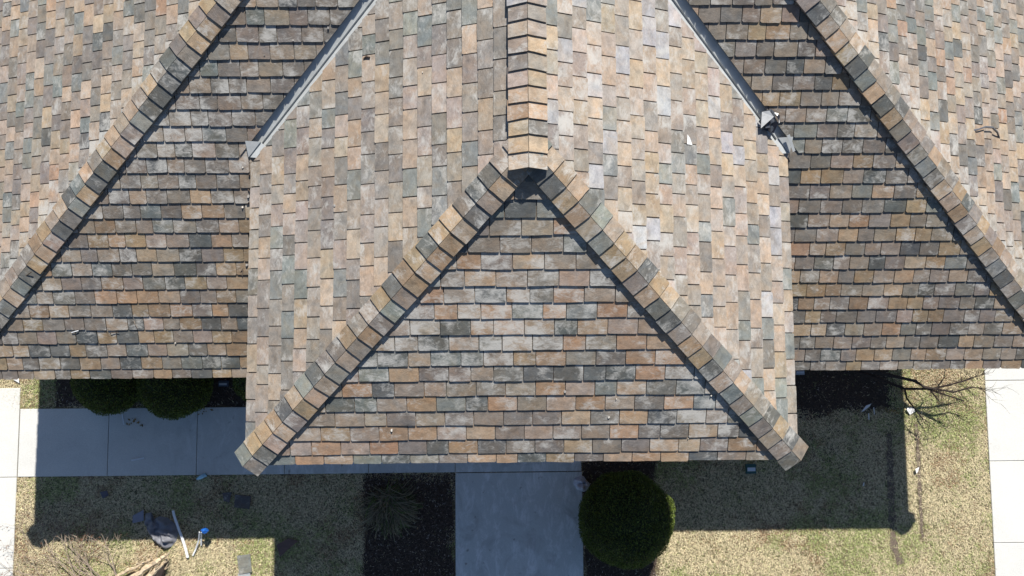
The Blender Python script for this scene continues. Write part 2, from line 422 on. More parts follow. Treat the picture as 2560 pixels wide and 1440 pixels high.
for (x0, x1, y0, y1, zt) in ((-WL + .012, WR - .012, .012, .012 + f_, zc), (-WL + .012, -WL + .012 + f_, .044, 6.6, zc), (WR - .012 - f_, WR - .012, .044, 6.6, zc),
        (XL + .012, -WL + .45, YL + .012, YL + .042, zm), (WR - .45, XR - .012, YR + .012, YR + .042, zm), (XL + .012, XL + .042, YL + .045, y9, zm), (XR - .042, XR - .012, YR + .045, y9, zm)):
    mb = MB(); boxmb(mb, x0, x1, y0, y1, zt - .22, zt + DZ - .005); K(mb.build('fascia', FASCIA), house)
mb = MB(); boxmb(mb, -WL + .045, WR - .045, .045, 6.6, zc - .20, zc - .185); K(mb.build('soffit', SOFFIT), house)
mb = MB(); boxmb(mb, XL + .045, XR - .045, YR + .045, YL + 2 * half - .02, zm - .20, zm - .185); K(mb.build('soffit', SOFFIT), house)
def brick():
    m, n, bs = newmat('brick_wall'); tc = N(n, 'ShaderNodeTexCoord').outputs['Object']
    s_ = N(n, 'ShaderNodeSeparateXYZ'); n.links.new(tc, s_.inputs[0]); cb = N(n, 'ShaderNodeCombineXYZ')
    n.links.new(math_(n, 'ADD', s_.outputs[0], s_.outputs[1]), cb.inputs[0]); n.links.new(s_.outputs[2], cb.inputs[1])
    b = N(n, 'ShaderNodeTexBrick'); n.links.new(cb.outputs[0], b.inputs[0]); b.inputs['Scale'].default_value = 4
    b.inputs['Color1'].default_value = (.30, .17, .12, 1); b.inputs['Color2'].default_value = (.38, .24, .17, 1); b.inputs['Mortar'].default_value = (.45, .43, .40, 1)
    n.links.new(b.outputs[0], bs.inputs['Base Color']); bs.inputs['Roughness'].default_value = .9; return m
BR = brick()
mb = MB(); boxmb(mb, -WL + .5, WR - .5, .9, 6.6, 0, zc - .21); K(mb.build('wall', BR), house)
mb = MB(); boxmb(mb, XL + .5, XR - .5, YR + .6, YL + 2 * half - .5, 0, zm - .21); K(mb.build('wall', BR), house)

# ---- hip and ridge caps
def caps(name, A, B, dL, dR, hwd, pal, e, raise_=.054, T=.021):
    """A low end, B high end; dL, dR unit vectors in the slope planes, perpendicular to the line"""
    A, B = Vector(A), Vector(B); D = (B - A); Lh = D.length; D.normalize()
    up = (dL.cross(D)); up = up if up.z > 0 else -up
    upm = Vector((0, 0, 1)); n = int(Lh / e) + 1; mb = MB(); bd = MB()
    for k in range(n):
        s0 = k * e + random.gauss(0, .003) - (.0 if k else 0); s1 = min(s0 + e * 1.3, Lh + .02)
        if s1 - s0 < .03: continue
        for d, sg in ((dL, -1), (dR, 1)):
            nrm = D.cross(d);
            if nrm.z < 0: nrm = -nrm
            c = pick(pal); col = tuple(c) + (max(0, random.gauss(.22, .15)),); uvo = (random.uniform(0, 90), random.uniform(0, 90))
            jw = random.gauss(0, .004); lo = raise_ + .034; hi = raise_ + .006; fr = (s1 - s0) / (e * 1.3)
            nseg = 3; q0, q1 = [], []
            def PT(s, wv, lift): return A + D * s + d * (wv * (hwd + jw)) + upm * lift
            sk = random.gauss(0, .004)
            for i in range(nseg + 1):
                wv = i / nseg * .985 + .012; q0.append((s0 + sk * (wv - .5) + random.uniform(-.0015, .0015), wv)); q1.append((s1, wv))
            hiL = lo + (hi - lo) * fr
            top = [PT(s, wv, lo) for s, wv in q0] + [PT(s, wv, hiL) for s, wv in reversed(q1)]
            uv = [(wv * hwd + uvo[0], s + uvo[1]) for s, wv in q0] + [(wv * hwd + uvo[0], s + uvo[1]) for s, wv in reversed(q1)]
            mb.face(top, col, uv)
            ring = q0 + list(reversed(q1)); lifts = [lo] * len(q0) + [hiL] * len(q1)
            for i in range(len(ring)):
                j = (i + 1) % len(ring)
                mb.face([PT(*ring[i], lifts[i]), PT(*ring[i], lifts[i] - T), PT(*ring[j], lifts[j] - T), PT(*ring[j], lifts[j])], tuple(x * .75 for x in c) + (0,), [(0, 0), (0, .01), (.05, .01), (.05, 0)])
    # nailer boards beneath
    for d in (dL, dR):
        p = [A + D * .03 + d * (hwd - .014), B + d * (hwd - .014)]
        bd.face([p[0] + upm * (raise_ - .004), p[1] + upm * (raise_ - .004), p[1] - upm * .03, p[0] - upm * .03])
        q = [A + D * .03, B]
        bd.face([q[0] + upm * (raise_ - .004), q[1] + upm * (raise_ - .004), p[1] + upm * (raise_ - .004), p[0] + upm * (raise_ - .004)])
        bd.face([q[0] + upm * (raise_ - .004), p[0] + upm * (raise_ - .004), p[0] - upm * .03, q[0] - upm * .03])
    o = mb.build(name, SLATE); b = bd.build('nailer', WOODD)
    return o, b
def perp(A, B, nplane, towards):
    D = (Vector(B) - Vector(A)).normalized(); d = D.cross(Vector(nplane)).normalized()
    return d if d.dot(Vector(towards)) > 0 else -d
nf = (0, -tf, 1); nl = (-tl, 0, 1); nr = (tr, 0, 1); nm = (0, -tm, 1); nml = (-tm, 0, 1); nmr = (tm, 0, 1)
hipspec = [('hip_cap', (-WL, 0, zc), (RX, AY, zr), nl, (-1, 1, 0), nf, (1, -1, 0), wing, .188),
           ('hip_cap', (WR, 0, zc), (RX, AY, zr), nr, (1, 1, 0), nf, (-1, -1, 0), wing, .188),
           ('hip_cap', (XL, YL, zm), T_ - Vector((0, 0, DZ)), nml, (-1, 1, 0), nm, (1, -1, 0), main, .182),
           ('hip_cap', (XR, YR, zm), T_ - Vector((0, 0, DZ)), nmr, (1, 1, 0), nm, (-1, -1, 0), main, .182)]
EH = .1815
for nmn, A, B, n1, t1, n2, t2, root, hwd in hipspec:
    A, B = Vector(A), Vector(B); D = (B - A).normalized(); A2_ = A - D * .055
    B2_ = B - D * (.07 if root is wing else 0)
    o, b = caps(nmn, A2_, B2_, perp(A, B, n1, t1), perp(A, B, n2, t2), hwd, 'cap', EH)
    K(o, root); o['label'] = 'row of overlapping slate caps along a hip line'; b.parent = o
A, B = Vector((RX, AY - .225, zr)), Vector((RX, yt, zr))
# flatten the ridge cap plates a little
o, b = caps('ridge_cap', A, B, perp(A, B, nl, (-1, 0, 0)), perp(A, B, nr, (1, 0, 0)), .205, 'ridge', .1545, raise_=.070, T=.02)
K(o, wing); b.parent = o

# ---- valleys with centre crimp
def valley(sgn):
    Wd, tt, Yv, Y0 = (WL, tl, Yv_L, YL) if sgn < 0 else (WR, tr, Yv_R, YR)
    k2 = tt / tm; vz = -.028; mb = MB()
    def Vp(k): return Vector((sgn * (Wd - k), Yv + k2 * k, zc + tt * k + vz))
    def onC(P, dx): return P + Vector((-sgn * dx * .7, -dx * .7, -0)) if False else None
    def ptC(k, d):     # on wing side slope, d metres (plan) from the valley
        b = Vp(k); q = Vector((b.x - sgn * d * .707, b.y - d * .707, 0)); q.z = zc + tt * (Wd - abs(q.x)) + vz; return q
    def ptM(k, d):     # on main front slope
        b = Vp(k); q = Vector((b.x + sgn * d * .707, b.y + d * .707, 0)); q.z = zm + tm * (q.y - Y0) + vz; return q
    ks = [-.045] + [i * .3 for i in range(0, 12)]
    for a, b in zip(ks[:-1], ks[1:]):
        b = min(b, 3.25)
        r1 = Vector((0, 0, .028)); e_ = .007
        mb.face([ptM(a, .17), ptM(b, .17), ptM(b, e_), ptM(a, e_)]); mb.face([ptM(a, e_), ptM(b, e_), Vp(b) + r1, Vp(a) + r1])
        mb.face([Vp(a) + r1, Vp(b) + r1, ptC(b, e_), ptC(a, e_)]); mb.face([ptC(a, e_), ptC(b, e_), ptC(b, .15), ptC(a, .15)])
    # triangular foot lying over the last main course
    up = Vector((0, 0, .075)); tip = Vp(-.05) + up; hi = Vp(.10) + up
    lf = Vector((hi.x + sgn * .165, hi.y + .01, hi.z + .004))
    mb.face([tip, hi, lf]); mb.face([tip, hi, hi - up * .4, tip - up * .4])
    mb.face([Vp(-.045) + up * .75, Vp(.10) + up * .7, ptC(.10, .075) + up * .7, ptC(-.01, .075) + up * .7])
    return K(mb.build('valley_flashing', METAL), wing)
valley(-1); valley(1)

# ------------------------------------------------------------ ground
mb = MB(); mb.face([(-150, -150, 0), (150, -150, 0), (150, 150, 0), (-150, 150, 0)]); tag(mb.build('lawn', ground_mat()), kind='structure')
def slab(name, rects, z=.022, depth=.1):
    mb = MB(); j = .004
    for (x0, x1, y0, y1) in rects:
        b = .006; X0, X1, Y0_, Y1 = x0 + j, x1 - j, y0 + j, y1 - j
        t = [(X0 + b, Y0_ + b), (X1 - b, Y0_ + b), (X1 - b, Y1 - b), (X0 + b, Y1 - b)]; o = [(X0, Y0_), (X1, Y0_), (X1, Y1), (X0, Y1)]
        mb.face([(x, y, z) for x, y in t])
        for i in range(4):
            i2 = (i + 1) % 4
            mb.face([(*t[i], z), (*o[i], z - b), (*o[i2], z - b), (*t[i2], z)]); mb.face([(*o[i], z - b), (*o[i], z - depth), (*o[i2], z - depth), (*o[i2], z - b)])
    return tag(mb.build(name, CONC), kind='structure')
jx = [-7.805, -6.404, -5.010, -3.62, -2.29, -.915, 1.105]
R_ = [(a, b, -.745, .325) for a, b in zip(jx[:-1], jx[1:])]
slab('sidewalk', R_)
slab('footpath', [(-9.2, -7.81, y, y + 1.4) for y in (-.745, -2.145, -3.545, -4.945, -6.345)] + [(-9.2, -7.81, -.745 + 1.4 * 0, .325)][:0])
slab('entry_walk', [(-.915, 1.115, -3.3, -.75), (-.915, 1.115, -5.3, -3.3), (-.915, 1.115, -7.3, -5.3)])
slab('driveway', [(7.715, 10.8, y, y + 1.296) for y in [-.656 - 1.296 * k for k in range(5, -7, -1)]])
mb = MB()
jr = []
def irregular(x0, x1, y0, y1, amp=.05, st=.15):
    p = []; 
    def seg(a, b):
        n_ = max(2, int((Vector(b) - Vector(a)).length / st))
        for i in range(n_):
            t = i / n_; q = Vector(a).lerp(Vector(b), t); k = amp * nz((q.x, q.y, 7), 2.2) * 2; p.append((q.x + k * (abs(b[1] - a[1]) > abs(b[0] - a[0])), q.y + k * (abs(b[1] - a[1]) <= abs(b[0] - a[0]))))
    seg((x0, y0), (x1, y0)); seg((x1, y0), (x1, y1)); seg((x1, y1), (x0, y1)); seg((x0, y1), (x0, y0)); return p
BEDS = [('mulch_bed', (-7.25, -2.4, .335, 1.5), 0), ('mulch_bed', (-2.36, -.925, -6.5, -.755), 1), ('mulch_bed', (1.125, 2.28, -3.2, .9), 2), ('mulch_bed', (2.28, 6.15, .15, 1.5), 3)]
for nm_, (x0, x1, y0, y1), _ in BEDS:
    mb = MB(); mb.face([(x, y, .006) for x, y in irregular(x0, x1, y0, y1, .05 if _ < 3 else .16)]); tag(mb.build(nm_, MULCH), kind='structure')
def inbed(x, y):
    return any(x0 < x < x1 and y0 < y < y1 for _, (x0, x1, y0, y1), _ in BEDS)
def inconc(x, y):
    return (-9.2 < x < -7.81 and y < .325) or (-9.2 < x < 1.105 and -.745 < y < .325) or (-.915 < x < 1.115 and y < -.74) or x > 7.72 - .012 * (y < 0) * 1
# ruts of bare dirt in the lawn
def strip(name, pts, wd, mat, z=.008):
    mb = MB(); L = []; R = []
    for i, p in enumerate(pts):
        p = Vector(p); t = (Vector(pts[min(i + 1, len(pts) - 1)]) - Vector(pts[max(i - 1, 0)])).normalized(); n_ = Vector((-t.y, t.x))
        k = wd * (.5 + .35 * nz((p.x, p.y, 0), 6)); L.append((p.x + n_.x * k, p.y + n_.y * k, z)); R.append((p.x - n_.x * k, p.y - n_.y * k, z))
    for i in range(len(pts) - 1): mb.face([L[i], R[i], R[i + 1], L[i + 1]])
    return tag(mb.build(name, mat), kind='structure')
def gline(pts, n=14):
    P = [G(*p).xy for p in pts]; out = []
    for a, b in zip(P[:-1], P[1:]):
        for i in range(n): out.append(tuple(a.lerp(b, i / n)))
    out.append(tuple(P[-1])); return out
rut1 = gline([(2222, 1085), (2226, 1200), (2230, 1330), (2236, 1370), (2252, 1410)]); rut2 = gline([(2290, 1060), (2296, 1160), (2300, 1260), (2306, 1345)])
strip('dirt_rut', rut1, .10, DIRT); strip('dirt_rut', rut2, .05, DIRT)
RUTS = [(rut1, .06), (rut2, .05)]
def rutd(x, y):
    d = 9
    for pts, wd in RUTS:
        for p in pts[::2]: d = min(d, math.hypot(p[0] - x, p[1] - y) / wd)
    return d
# grass: one mesh of many blades
def vnoise(x, y, s, seed):
    r = np.random.default_rng(seed); Gd = r.random((256, 256)); X = x * s + 100; Y = y * s + 100
    xi = np.floor(X).astype(int); yi = np.floor(Y).astype(int); fx = X - xi; fy = Y - yi; fx = fx * fx * (3 - 2 * fx); fy = fy * fy * (3 - 2 * fy)
    g = lambda a, b: Gd[a % 256, b % 256]
    return (g(xi, yi) * (1 - fx) + g(xi + 1, yi) * fx) * (1 - fy) + (g(xi, yi + 1) * (1 - fx) + g(xi + 1, yi + 1) * fx) * fy
def blades(n, x0, x1, y0, y1):
    x = rng.uniform(x0, x1, n); y = rng.uniform(y0, y1, n); keep = np.ones(n, bool)
    q_ = rng.normal(0, .010, n) + (vnoise(x, y, 7, 21) - .5) * .03; keep &= ~((x > -9.2) & (x < -7.812 + q_) & (y < .323 + q_)); keep &= ~((x > -9.2) & (x < 1.105) & (y > -.745 - q_) & (y < .325 + q_)); keep &= ~((x > -.915 - q_) & (x < 1.115 + q_) & (y < -.74)); keep &= ~(x > 7.717 - q_)
    edge = (vnoise(x, y, 2.2, 5) - .5) * .25; ed = rng.normal(0, .04, n) + edge
    for _, (a, b, c, d), _ in BEDS:
        ins = (x > a + ed * (a != -2.36)) & (x < b + ed) & (y > c + ed) & (y < d + ed); keep &= ~(ins & (rng.random(n) > .03))
    keep &= ~((y > 1.9) & (x > -6.2) & (x < 6.3))
    for pts, wd in RUTS:
        P = np.array(pts); d = np.min(np.hypot(x[:, None] - P[None, ::3, 0], y[:, None] - P[None, ::3, 1]), axis=1); keep &= ~((d < wd * (.6 + rng.random(n))) & (rng.random(n) > .12))
    x, y = x[keep], y[keep]; n = len(x)
    m = .5 * vnoise(x, y, 1.1, 1) + .3 * vnoise(x, y, 3.1, 2) + .2 * vnoise(x, y, 9, 3)
    br = vnoise(x, y, 1.7, 9) * .6 + vnoise(x, y, 6, 10) * .4
    ang = rng.uniform(0, 2 * np.pi, n) + .0; ln = rng.uniform(.025, .065, n); wd = rng.uniform(.0022, .0045, n); h = ln * rng.uniform(.15, .75, n)
    dx, dy = np.cos(ang) * ln, np.sin(ang) * ln; px, py = -np.sin(ang) * wd, np.cos(ang) * wd
    V = np.zeros((n, 3, 3)); V[:, 0] = np.stack([x - px, y - py, np.full(n, .003)], 1); V[:, 1] = np.stack([x + px, y + py, np.full(n, .003)], 1); V[:, 2] = np.stack([x + dx, y + dy, h], 1)
    straw = np.array([.82, .72, .46]); straw2 = np.array([.56, .47, .31]); green = np.array([.34, .38, .15]); rust = np.array([.34, .22, .13])
    t = rng.random((n, 1)); col = straw * t + straw2 * (1 - t)
    isg = rng.random(n) < np.clip((m - .47) * 3.4, .05, .75); col[isg] = green * rng.uniform(.7, 1.4, (isg.sum(), 1))
    isr = (~isg) & (rng.random(n) < np.clip((br - .55) * 3, .03, .5)); col[isr] = rust * rng.uniform(.7, 1.3, (isr.sum(), 1))
    return V, col
V1, c1 = blades(620000, -9.6, 7.8, -4.2, 2.4)
def trimesh(name, V, col, mat):
    n = len(V); me = bpy.data.meshes.new(name); me.vertices.add(n * 3); me.vertices.foreach_set('co', V.astype(np.float32).ravel())
    me.loops.add(n * 3); me.loops.foreach_set('vertex_index', np.arange(n * 3, dtype=np.int32)); me.polygons.add(n); me.polygons.foreach_set('loop_start', np.arange(0, n * 3, 3, dtype=np.int32))
    me.polygons.foreach_set('loop_total', np.full(n, 3, dtype=np.int32)); me.update(calc_edges=True)
    ca = me.color_attributes.new('col', 'FLOAT_COLOR', 'POINT'); cc = np.ones((n, 3, 4), np.float32); cc[:, :, :3] = col[:, None, :]; ca.data.foreach_set('color', cc.ravel())
    me.materials.append(mat); o = bpy.data.objects.new(name, me); C.objects.link(o); return o
tag(trimesh('grass', V1, c1, ATTR), 'short dormant straw and green lawn grass', 'grass', kind='stuff')
# mulch chips
n = 26000; bi = rng.choice(4, n, p=[.22, .42, .22, .14]); bx = np.array([b[1] for b in BEDS])
x = bx[bi, 0] + rng.random(n) * (bx[bi, 1] - bx[bi, 0]); y = np.maximum(bx[bi, 2], -3.6) + rng.random(n) * (np.minimum(bx[bi, 3], 1.5) - np.maximum(bx[bi, 2], -3.6))
ang = rng.uniform(0, 6.28, n); ln = rng.uniform(.012, .05, n); wd = rng.uniform(.003, .008, n); z0 = rng.uniform(.008, .03, n)
V = np.zeros((n, 3, 3)); V[:, 0] = np.stack([x - np.sin(ang) * wd, y + np.cos(ang) * wd, z0], 1); V[:, 1] = np.stack([x + np.sin(ang) * wd, y - np.cos(ang) * wd, z0 + .004], 1); V[:, 2] = np.stack([x + np.cos(ang) * ln, y + np.sin(ang) * ln, z0 + rng.uniform(-.003, .015, n)], 1)
t = rng.random((n, 1)); col = np.array([.05, .035, .027]) * (1 - t) + np.array([.15, .12, .10]) * t; pale = rng.random(n) < .05; col[pale] = np.array([.38, .34, .30])
tag(trimesh('mulch', V, col, CHIP), 'dark shredded bark mulch chips in the planting beds', 'mulch', kind='stuff')

# ------------------------------------------------------------ plants
LEAF = attr_mat('shrub_leaf', .55, spec=.35, amt=.2, ns=9)
TWIGS = simple('shrub_inner', (.02, .03, .012), .95, 0, 12, .5)
def shrub(px, py, r, h, label, seed, nl=26000, group=None):
    c0 = G(px, py, h * .55); root = tag(empty('round_shrub', (c0.x, c0.y, 0)), label, 'shrub', group)
    rg = np.random.default_rng(seed); mb = MB(); nu, nv = 28, 16
    def rad(d):
        return 1 + .085 * nz((d[0] * 1.5 + seed, d[1] * 1.5, d[2] * 1.5), 1.3) + .03 * nz((d[0] + seed, d[1], d[2]), 4)
    def pos(d, k): q = rad(d) * k; return (d[0] * r * q, d[1] * r * q, h * .52 + d[2] * h * .5 * q)
    for i in range(nv):
        for j in range(nu):
            qd = []
            for a, b in ((i, j), (i, j + 1), (i + 1, j + 1), (i + 1, j)):
                th = math.pi * a / nv; ph = 2 * math.pi * b / nu; qd.append(pos((math.sin(th) * math.cos(ph), math.sin(th) * math.sin(ph), math.cos(th)), .93))
            mb.face(qd)
    inner = mb.build('crown', TWIGS, root)
    d = rg.normal(size=(nl, 3)); d /= np.linalg.norm(d, axis=1)[:, None]; d = d[d[:, 2] > -.55]; nl = len(d)
    rr = np.array([rad(q) for q in d[:, :]]) if nl < 40000 else 1
    k = rr * rg.uniform(.925, 1.025, nl); P = np.stack([d[:, 0] * r * k, d[:, 1] * r * k, h * .52 + d[:, 2] * h * .5 * k], 1)
    a = rg.normal(size=(nl, 3)); a += d * .9; a /= np.linalg.norm(a, axis=1)[:, None]; b = np.cross(a, rg.normal(size=(nl, 3))); b /= np.linalg.norm(b, axis=1)[:, None]
    L = rg.uniform(.012, .026, nl)[:, None]; V = np.zeros((nl, 3, 3)); V[:, 0] = P - b * L * .42; V[:, 1] = P + b * L * .42; V[:, 2] = P + a * L
    t = rg.random((nl, 1)); col = np.array([.042, .065, .010]) * (1 - t) + np.array([.15, .20, .032]) * t
    lv = trimesh('foliage', V, col, LEAF); lv.parent = root
    mb = MB(); 
    for q in range(5):
        an = q * 1.26; mb.tube([(math.cos(an) * .03, math.sin(an) * .03, 0), (math.cos(an) * r * .25, math.sin(an) * r * .25, h * .3), (math.cos(an) * r * .5, math.sin(an) * r * .5, h * .6)], [.02, .015, .008], 5)
    mb.build('stem', BARK, root)
    return root
shrub(1566, 1299, .705, 1.28, 'large clipped globe shrub beside the entry walk, right edge catching sun', 3, 42000)
shrub(272, 950, .52, .95, 'left clipped shrub of the pair bulging over the shaded sidewalk', 11, 24000, 'shrubs under the left eave')
shrub(434, 958, .54, .98, 'right clipped shrub of the pair bulging over the shaded sidewalk', 12, 24000, 'shrubs under the left eave')
shrub(668, 940, .50, .95, 'clipped shrub mostly hidden under the wing eave by the sidewalk', 13, 14000, 'shrubs under the left eave')

# ornamental grass clump
c0 = G(972, 1258); root = tag(empty('ornamental_grass', (c0.x, c0.y, 0)), 'shaggy pale ornamental grass clump in the shaded mulch bed', 'ornamental grass')
n = 2600; rg = np.random.default_rng(4); an = rg.normal(-1.3, 1.1, n); ln = rg.uniform(.08, .30, n) * (1 + .3 * np.cos(an + 1.4)); VV = []; CC = []
bx_, by_ = rg.normal(0, .09, n), rg.normal(.04, .07, n)
for i in range(n):
    w_ = .0045; c, s = math.cos(an[i]), math.sin(an[i]); L = ln[i]; kk = rg.uniform(.3, 1); k3 = rg.normal(0, .25); q = [(0, .01), (L * .35, L * .75 * kk), (L * .8, L * .85 * kk), (L * 1.15, L * .35 * kk)]
    g_ = rg.random() < (.5 if an[i] > 0 else .18); col = (np.array([.10, .15, .04]) if g_ else np.array([.22, .195, .13])) * rg.uniform(.3, 1.3)
    for a, b in zip(q[:-1], q[1:]):
        P = lambda u, side: (bx_[i] + c * u[0] - s * (w_ * side + k3 * u[0] * u[0] * 3), by_[i] + s * u[0] + c * (w_ * side + k3 * u[0] * u[0] * 3), u[1])
        VV += [[P(a, -1), P(a, 1), P(b, 1)], [P(a, -1), P(b, 1), P(b, -1)]]; CC += [col, col]
o = trimesh('blades', np.array(VV), np.array(CC), ATTR); o.parent = root

# ------------------------------------------------------------ bare trees
def branch(mb, p, d, L, r, depth, rnd, droop=.0, leaf=None, spread=.6, flat=.5):
    pts = [p.copy()]; n_ = 5; q = p.copy(); dd = d.normalized()
    for i in range(n_):
        dd = (dd + Vector((rnd.gauss(0, .16), rnd.gauss(0, .16), rnd.gauss(0, .12) * flat - droop))).normalized(); q = q + dd * L / n_
        if q.z < .015: q.z = .015
        pts.append(q.copy())
        if depth > 0 and i >= 1 and rnd.random() < .85:
            sd = dd.cross(Vector((0, 0, 1))).normalized() * rnd.choice((-1, 1)) * spread + Vector((0, 0, rnd.uniform(-.3, .4) * flat))
            branch(mb, q, dd + sd * rnd.uniform(.6, 1.3), L * rnd.uniform(.35, .6), r * .55, depth - 1, rnd, droop, leaf, spread, flat)
    mb.tube(pts, [r * (1 - .75 * i / n_) for i in range(n_ + 1)], 5 if r > .006 else 3, cap=False)
    if leaf is not None and depth == 0:
        for _ in range(2):
            t = rnd.choice(pts[1:]); s_ = rnd.uniform(.006, .014); a = rnd.uniform(0, 6.28)
            leaf.face([t + Vector((math.cos(a) * s_, math.sin(a) * s_, 0)), t + Vector((-math.sin(a) * s_, math.cos(a) * s_, .006)), t - Vector((math.cos(a) * s_, math.sin(a) * s_, -.004))])
rnd = random.Random(5)
root = tag(empty('bare_tree', G(2085, 900)), 'dark leafless tree leaning out from under the right eave over the lawn', 'tree')
mb = MB(); base = G(2085, 900)
limbs = [[(2085, 900, 0), (2120, 915, .25), (2200, 932, .5), (2285, 952, .62), (2326, 975, .68), (2410, 1002, .78)],
         [(2085, 900, 0), (2140, 928, .3), (2200, 948, .45), (2262, 972, .55), (2330, 972, .66), (2390, 958, .78), (2443, 940, .9)],
         [(2285, 950, .6), (2311, 968, .7), (2385, 980, .8), (2430, 968, .85), (2466, 972, .9)],
         [(2262, 972, .5), (2266, 995, .5), (2285, 1020, .5), (2305, 1045, .48), (2340, 1070, .45)],
         [(2326, 975, .68), (2345, 1000, .75), (2358, 1018, .75)],
         [(2345, 965, .7), (2360, 945, .8), (2362, 925, .9)],
         [(2390, 958, .78), (2420, 950, .85), (2462, 932, .95)]]
for li, l in enumerate(limbs):
    pts = [G(a, b, z * .62) for a, b, z in l]; n_ = len(pts); r0 = [.042, .036, .024, .017, .014, .012, .011][li]
    mb.tube(pts, [r0 * (1 - .78 * i / (n_ - 1)) for i in range(n_)], 7)
    for i in range(2, n_):
        for _ in range(5 if li < 3 else 3):
            p = pts[i].lerp(pts[i - 1], rnd.random()); dd = (pts[i] - pts[i - 1]).normalized() + Vector((rnd.gauss(0, .7), rnd.gauss(0, .7), rnd.uniform(-.05, .3)))
            branch(mb, p, dd, rnd.uniform(.18, .42), .0048, 1, rnd)
o = mb.build('trunk', BARKD); link_child(o, root)

g0 = G(380, 1412); root = tag(empty('fallen_tree', (g0.x, g0.y, 0)), 'broken bare tree lying on the grass with pale splintered trunk', 'tree')
mb = MB()
for l, r in (([(300, 1462, .14), (350, 1428, .16), (395, 1402, .17), (414, 1386, .20)], (.055, .055, .05, .02)), ([(330, 1475, .10), (372, 1440, .12), (404, 1412, .13), (420, 1392, .15)], (.06, .055, .04, .012)),
             ([(290, 1440, .13), (340, 1418, .15), (385, 1394, .17)], (.03, .03, .012)), ([(372, 1408, .18), (366, 1396, .22), (362, 1388, .26)], (.02, .012, .004)), ([(392, 1400, .18), (393, 1385, .25), (394, 1366, .30)], (.012, .011, .010)),
             ([(400, 1400, .18), (416, 1390, .24), (424, 1382, .28)], (.016, .01, .003)), ([(385, 1404, .18), (378, 1392, .24), (370, 1384, .28)], (.015, .008, .002))):
    P_ = [G(*p) for p in l]; Q_ = []; W_ = []
    for i_ in range(len(P_) - 1):
        for k_ in range(5):
            t_ = k_ / 5; q_ = P_[i_].lerp(P_[i_ + 1], t_); w_ = r[i_] * (1 - t_) + r[i_ + 1] * t_; f_2 = .5 * w_
            Q_.append(q_ + Vector((random.gauss(0, f_2 * .3), random.gauss(0, f_2 * .5), random.gauss(0, f_2 * .5)))); W_.append(w_ * random.uniform(.62, .95))
    Q_.append(P_[-1]); W_.append(r[-1] * .6); mb.tube(Q_, W_, 6)
rs = random.Random(2)
for _ in range(34):
    a = G(rs.uniform(340, 415), rs.uniform(1388, 1425), rs.uniform(.12, .2)); d = Vector((rs.uniform(.5, 1), rs.uniform(.2, .9), rs.uniform(-.1, .4))).normalized() * rs.uniform(.08, .22) * rs.choice((1, 1, -1))
    mb.tube([a, a + d * .6, a + d], [rs.uniform(.006, .014), .005, .001], 4)
link_child(mb.build('splintered_trunk', SPLIT), root)
mb = MB(); mb.tube([G(392, 1452, .05), G(404, 1424, .07), G(418, 1402, .08)], [.07, .065, .03], 8); link_child(mb.build('dark_bark', BARKD), root)
mb = MB(); lf = MB(); rnd = random.Random(11)
b0 = G(300, 1462, .14)
for a, L in ((2.0, 1.0), (2.35, 1.4), (2.6, 1.7), (2.85, 1.8), (3.05, 1.7), (3.2, 1.6), (2.2, 1.1), (1.75, .9), (2.75, 1.3), (2.95, 1.5), (2.45, 1.2), (1.9, 1.1), (2.1, 1.2), (2.5, 1.6), (1.6, .7), (3.0, 1.2)):
    branch(mb, b0 + Vector((rnd.uniform(-.7, .05), rnd.uniform(-.05, .05), 0)), Vector((math.cos(a), math.sin(a) * .8, .10)), L * .80, .0095, 3, rnd, .035, lf, .85, .35)
link_child(mb.build('branches', TWIG), root); link_child(lf.build('buds', BUD), root)

# ------------------------------------------------------------ litter on the ground
def cloth(name, outline, mat, hgt, label, cat, step=.014, seed=1, th=.0, dz=.02):
    P = [G(*p).xy for p in outline]; cx_ = sum(p.x for p in P) / len(P); cy_ = sum(p.y for p in P) / len(P); cc = Vector((cx_, cy_))
    mb = MB(); n_ = len(P); rings = 9; sub = []
    for i in range(n_):
        a, b = P[i], P[(i + 1) % n_]; m_ = max(2, int((b - a).length / .025))
        for k in range(m_): sub.append(a.lerp(b, k / m_))
    root = empty(name, (cx_, cy_, 0)); tag(root, label, cat)
    V = []; N_ = len(sub)
    for r_ in range(rings + 1):
        f = 1 - r_ / rings * .999
        for q in sub:
            p = cc + (q - cc) * f; e_ = (1 - f)
            fold = abs(nz((p.x * 5 + seed, p.y * 9, 0), 1)) * 2.4 + 1.1 * abs(nz((p.x * 15 + 2, p.y * 11 + seed, 0), 1))
            z = .006 + dz + hgt * min(1, e_ * 3.2) ** .7 * (.45 + fold)
            if r_ == 0: z = .008 + dz * .5
            V.append((p.x - cx_, p.y - cy_, z))
    b0_ = len(mb.v); mb.v += V
    for r_ in range(rings):
        for k in range(N_):
            k2 = (k + 1) % N_; mb.f.append((r_ * N_ + k, r_ * N_ + k2, (r_ + 1) * N_ + k2, (r_ + 1) * N_ + k)); mb.c.append((1, 1, 1, 0)); mb.m.append(0); mb.uv.append([(0, 0)] * 4)
    mb.f.append(tuple(k for k in range(N_))); mb.c.append((1, 1, 1, 0)); mb.m.append(0); mb.uv.append([(0, 0)] * N_)
    o = mb.build('sheet', mat, root, smooth=True); return root, o
CLOTH = simple('grey_cloth', (.23, .235, .265), .55, 0, 8, .25, .003)
r_, _ = cloth('cloth_cover', [(365, 1283), (380, 1280), (387, 1296), (400, 1290), (420, 1293), (438, 1308), (446, 1330), (443, 1350), (430, 1366), (415, 1371), (400, 1364), (385, 1348), (373, 1332), (366, 1312), (362, 1300)], CLOTH, .085, 'crumpled dark grey cloth lying half in shadow beside the broken tree', 'cloth', seed=3)
mb = MB(); q = [G(334, 1288), G(362, 1273), G(363, 1300), G(336, 1306)]
cpt = r_.location
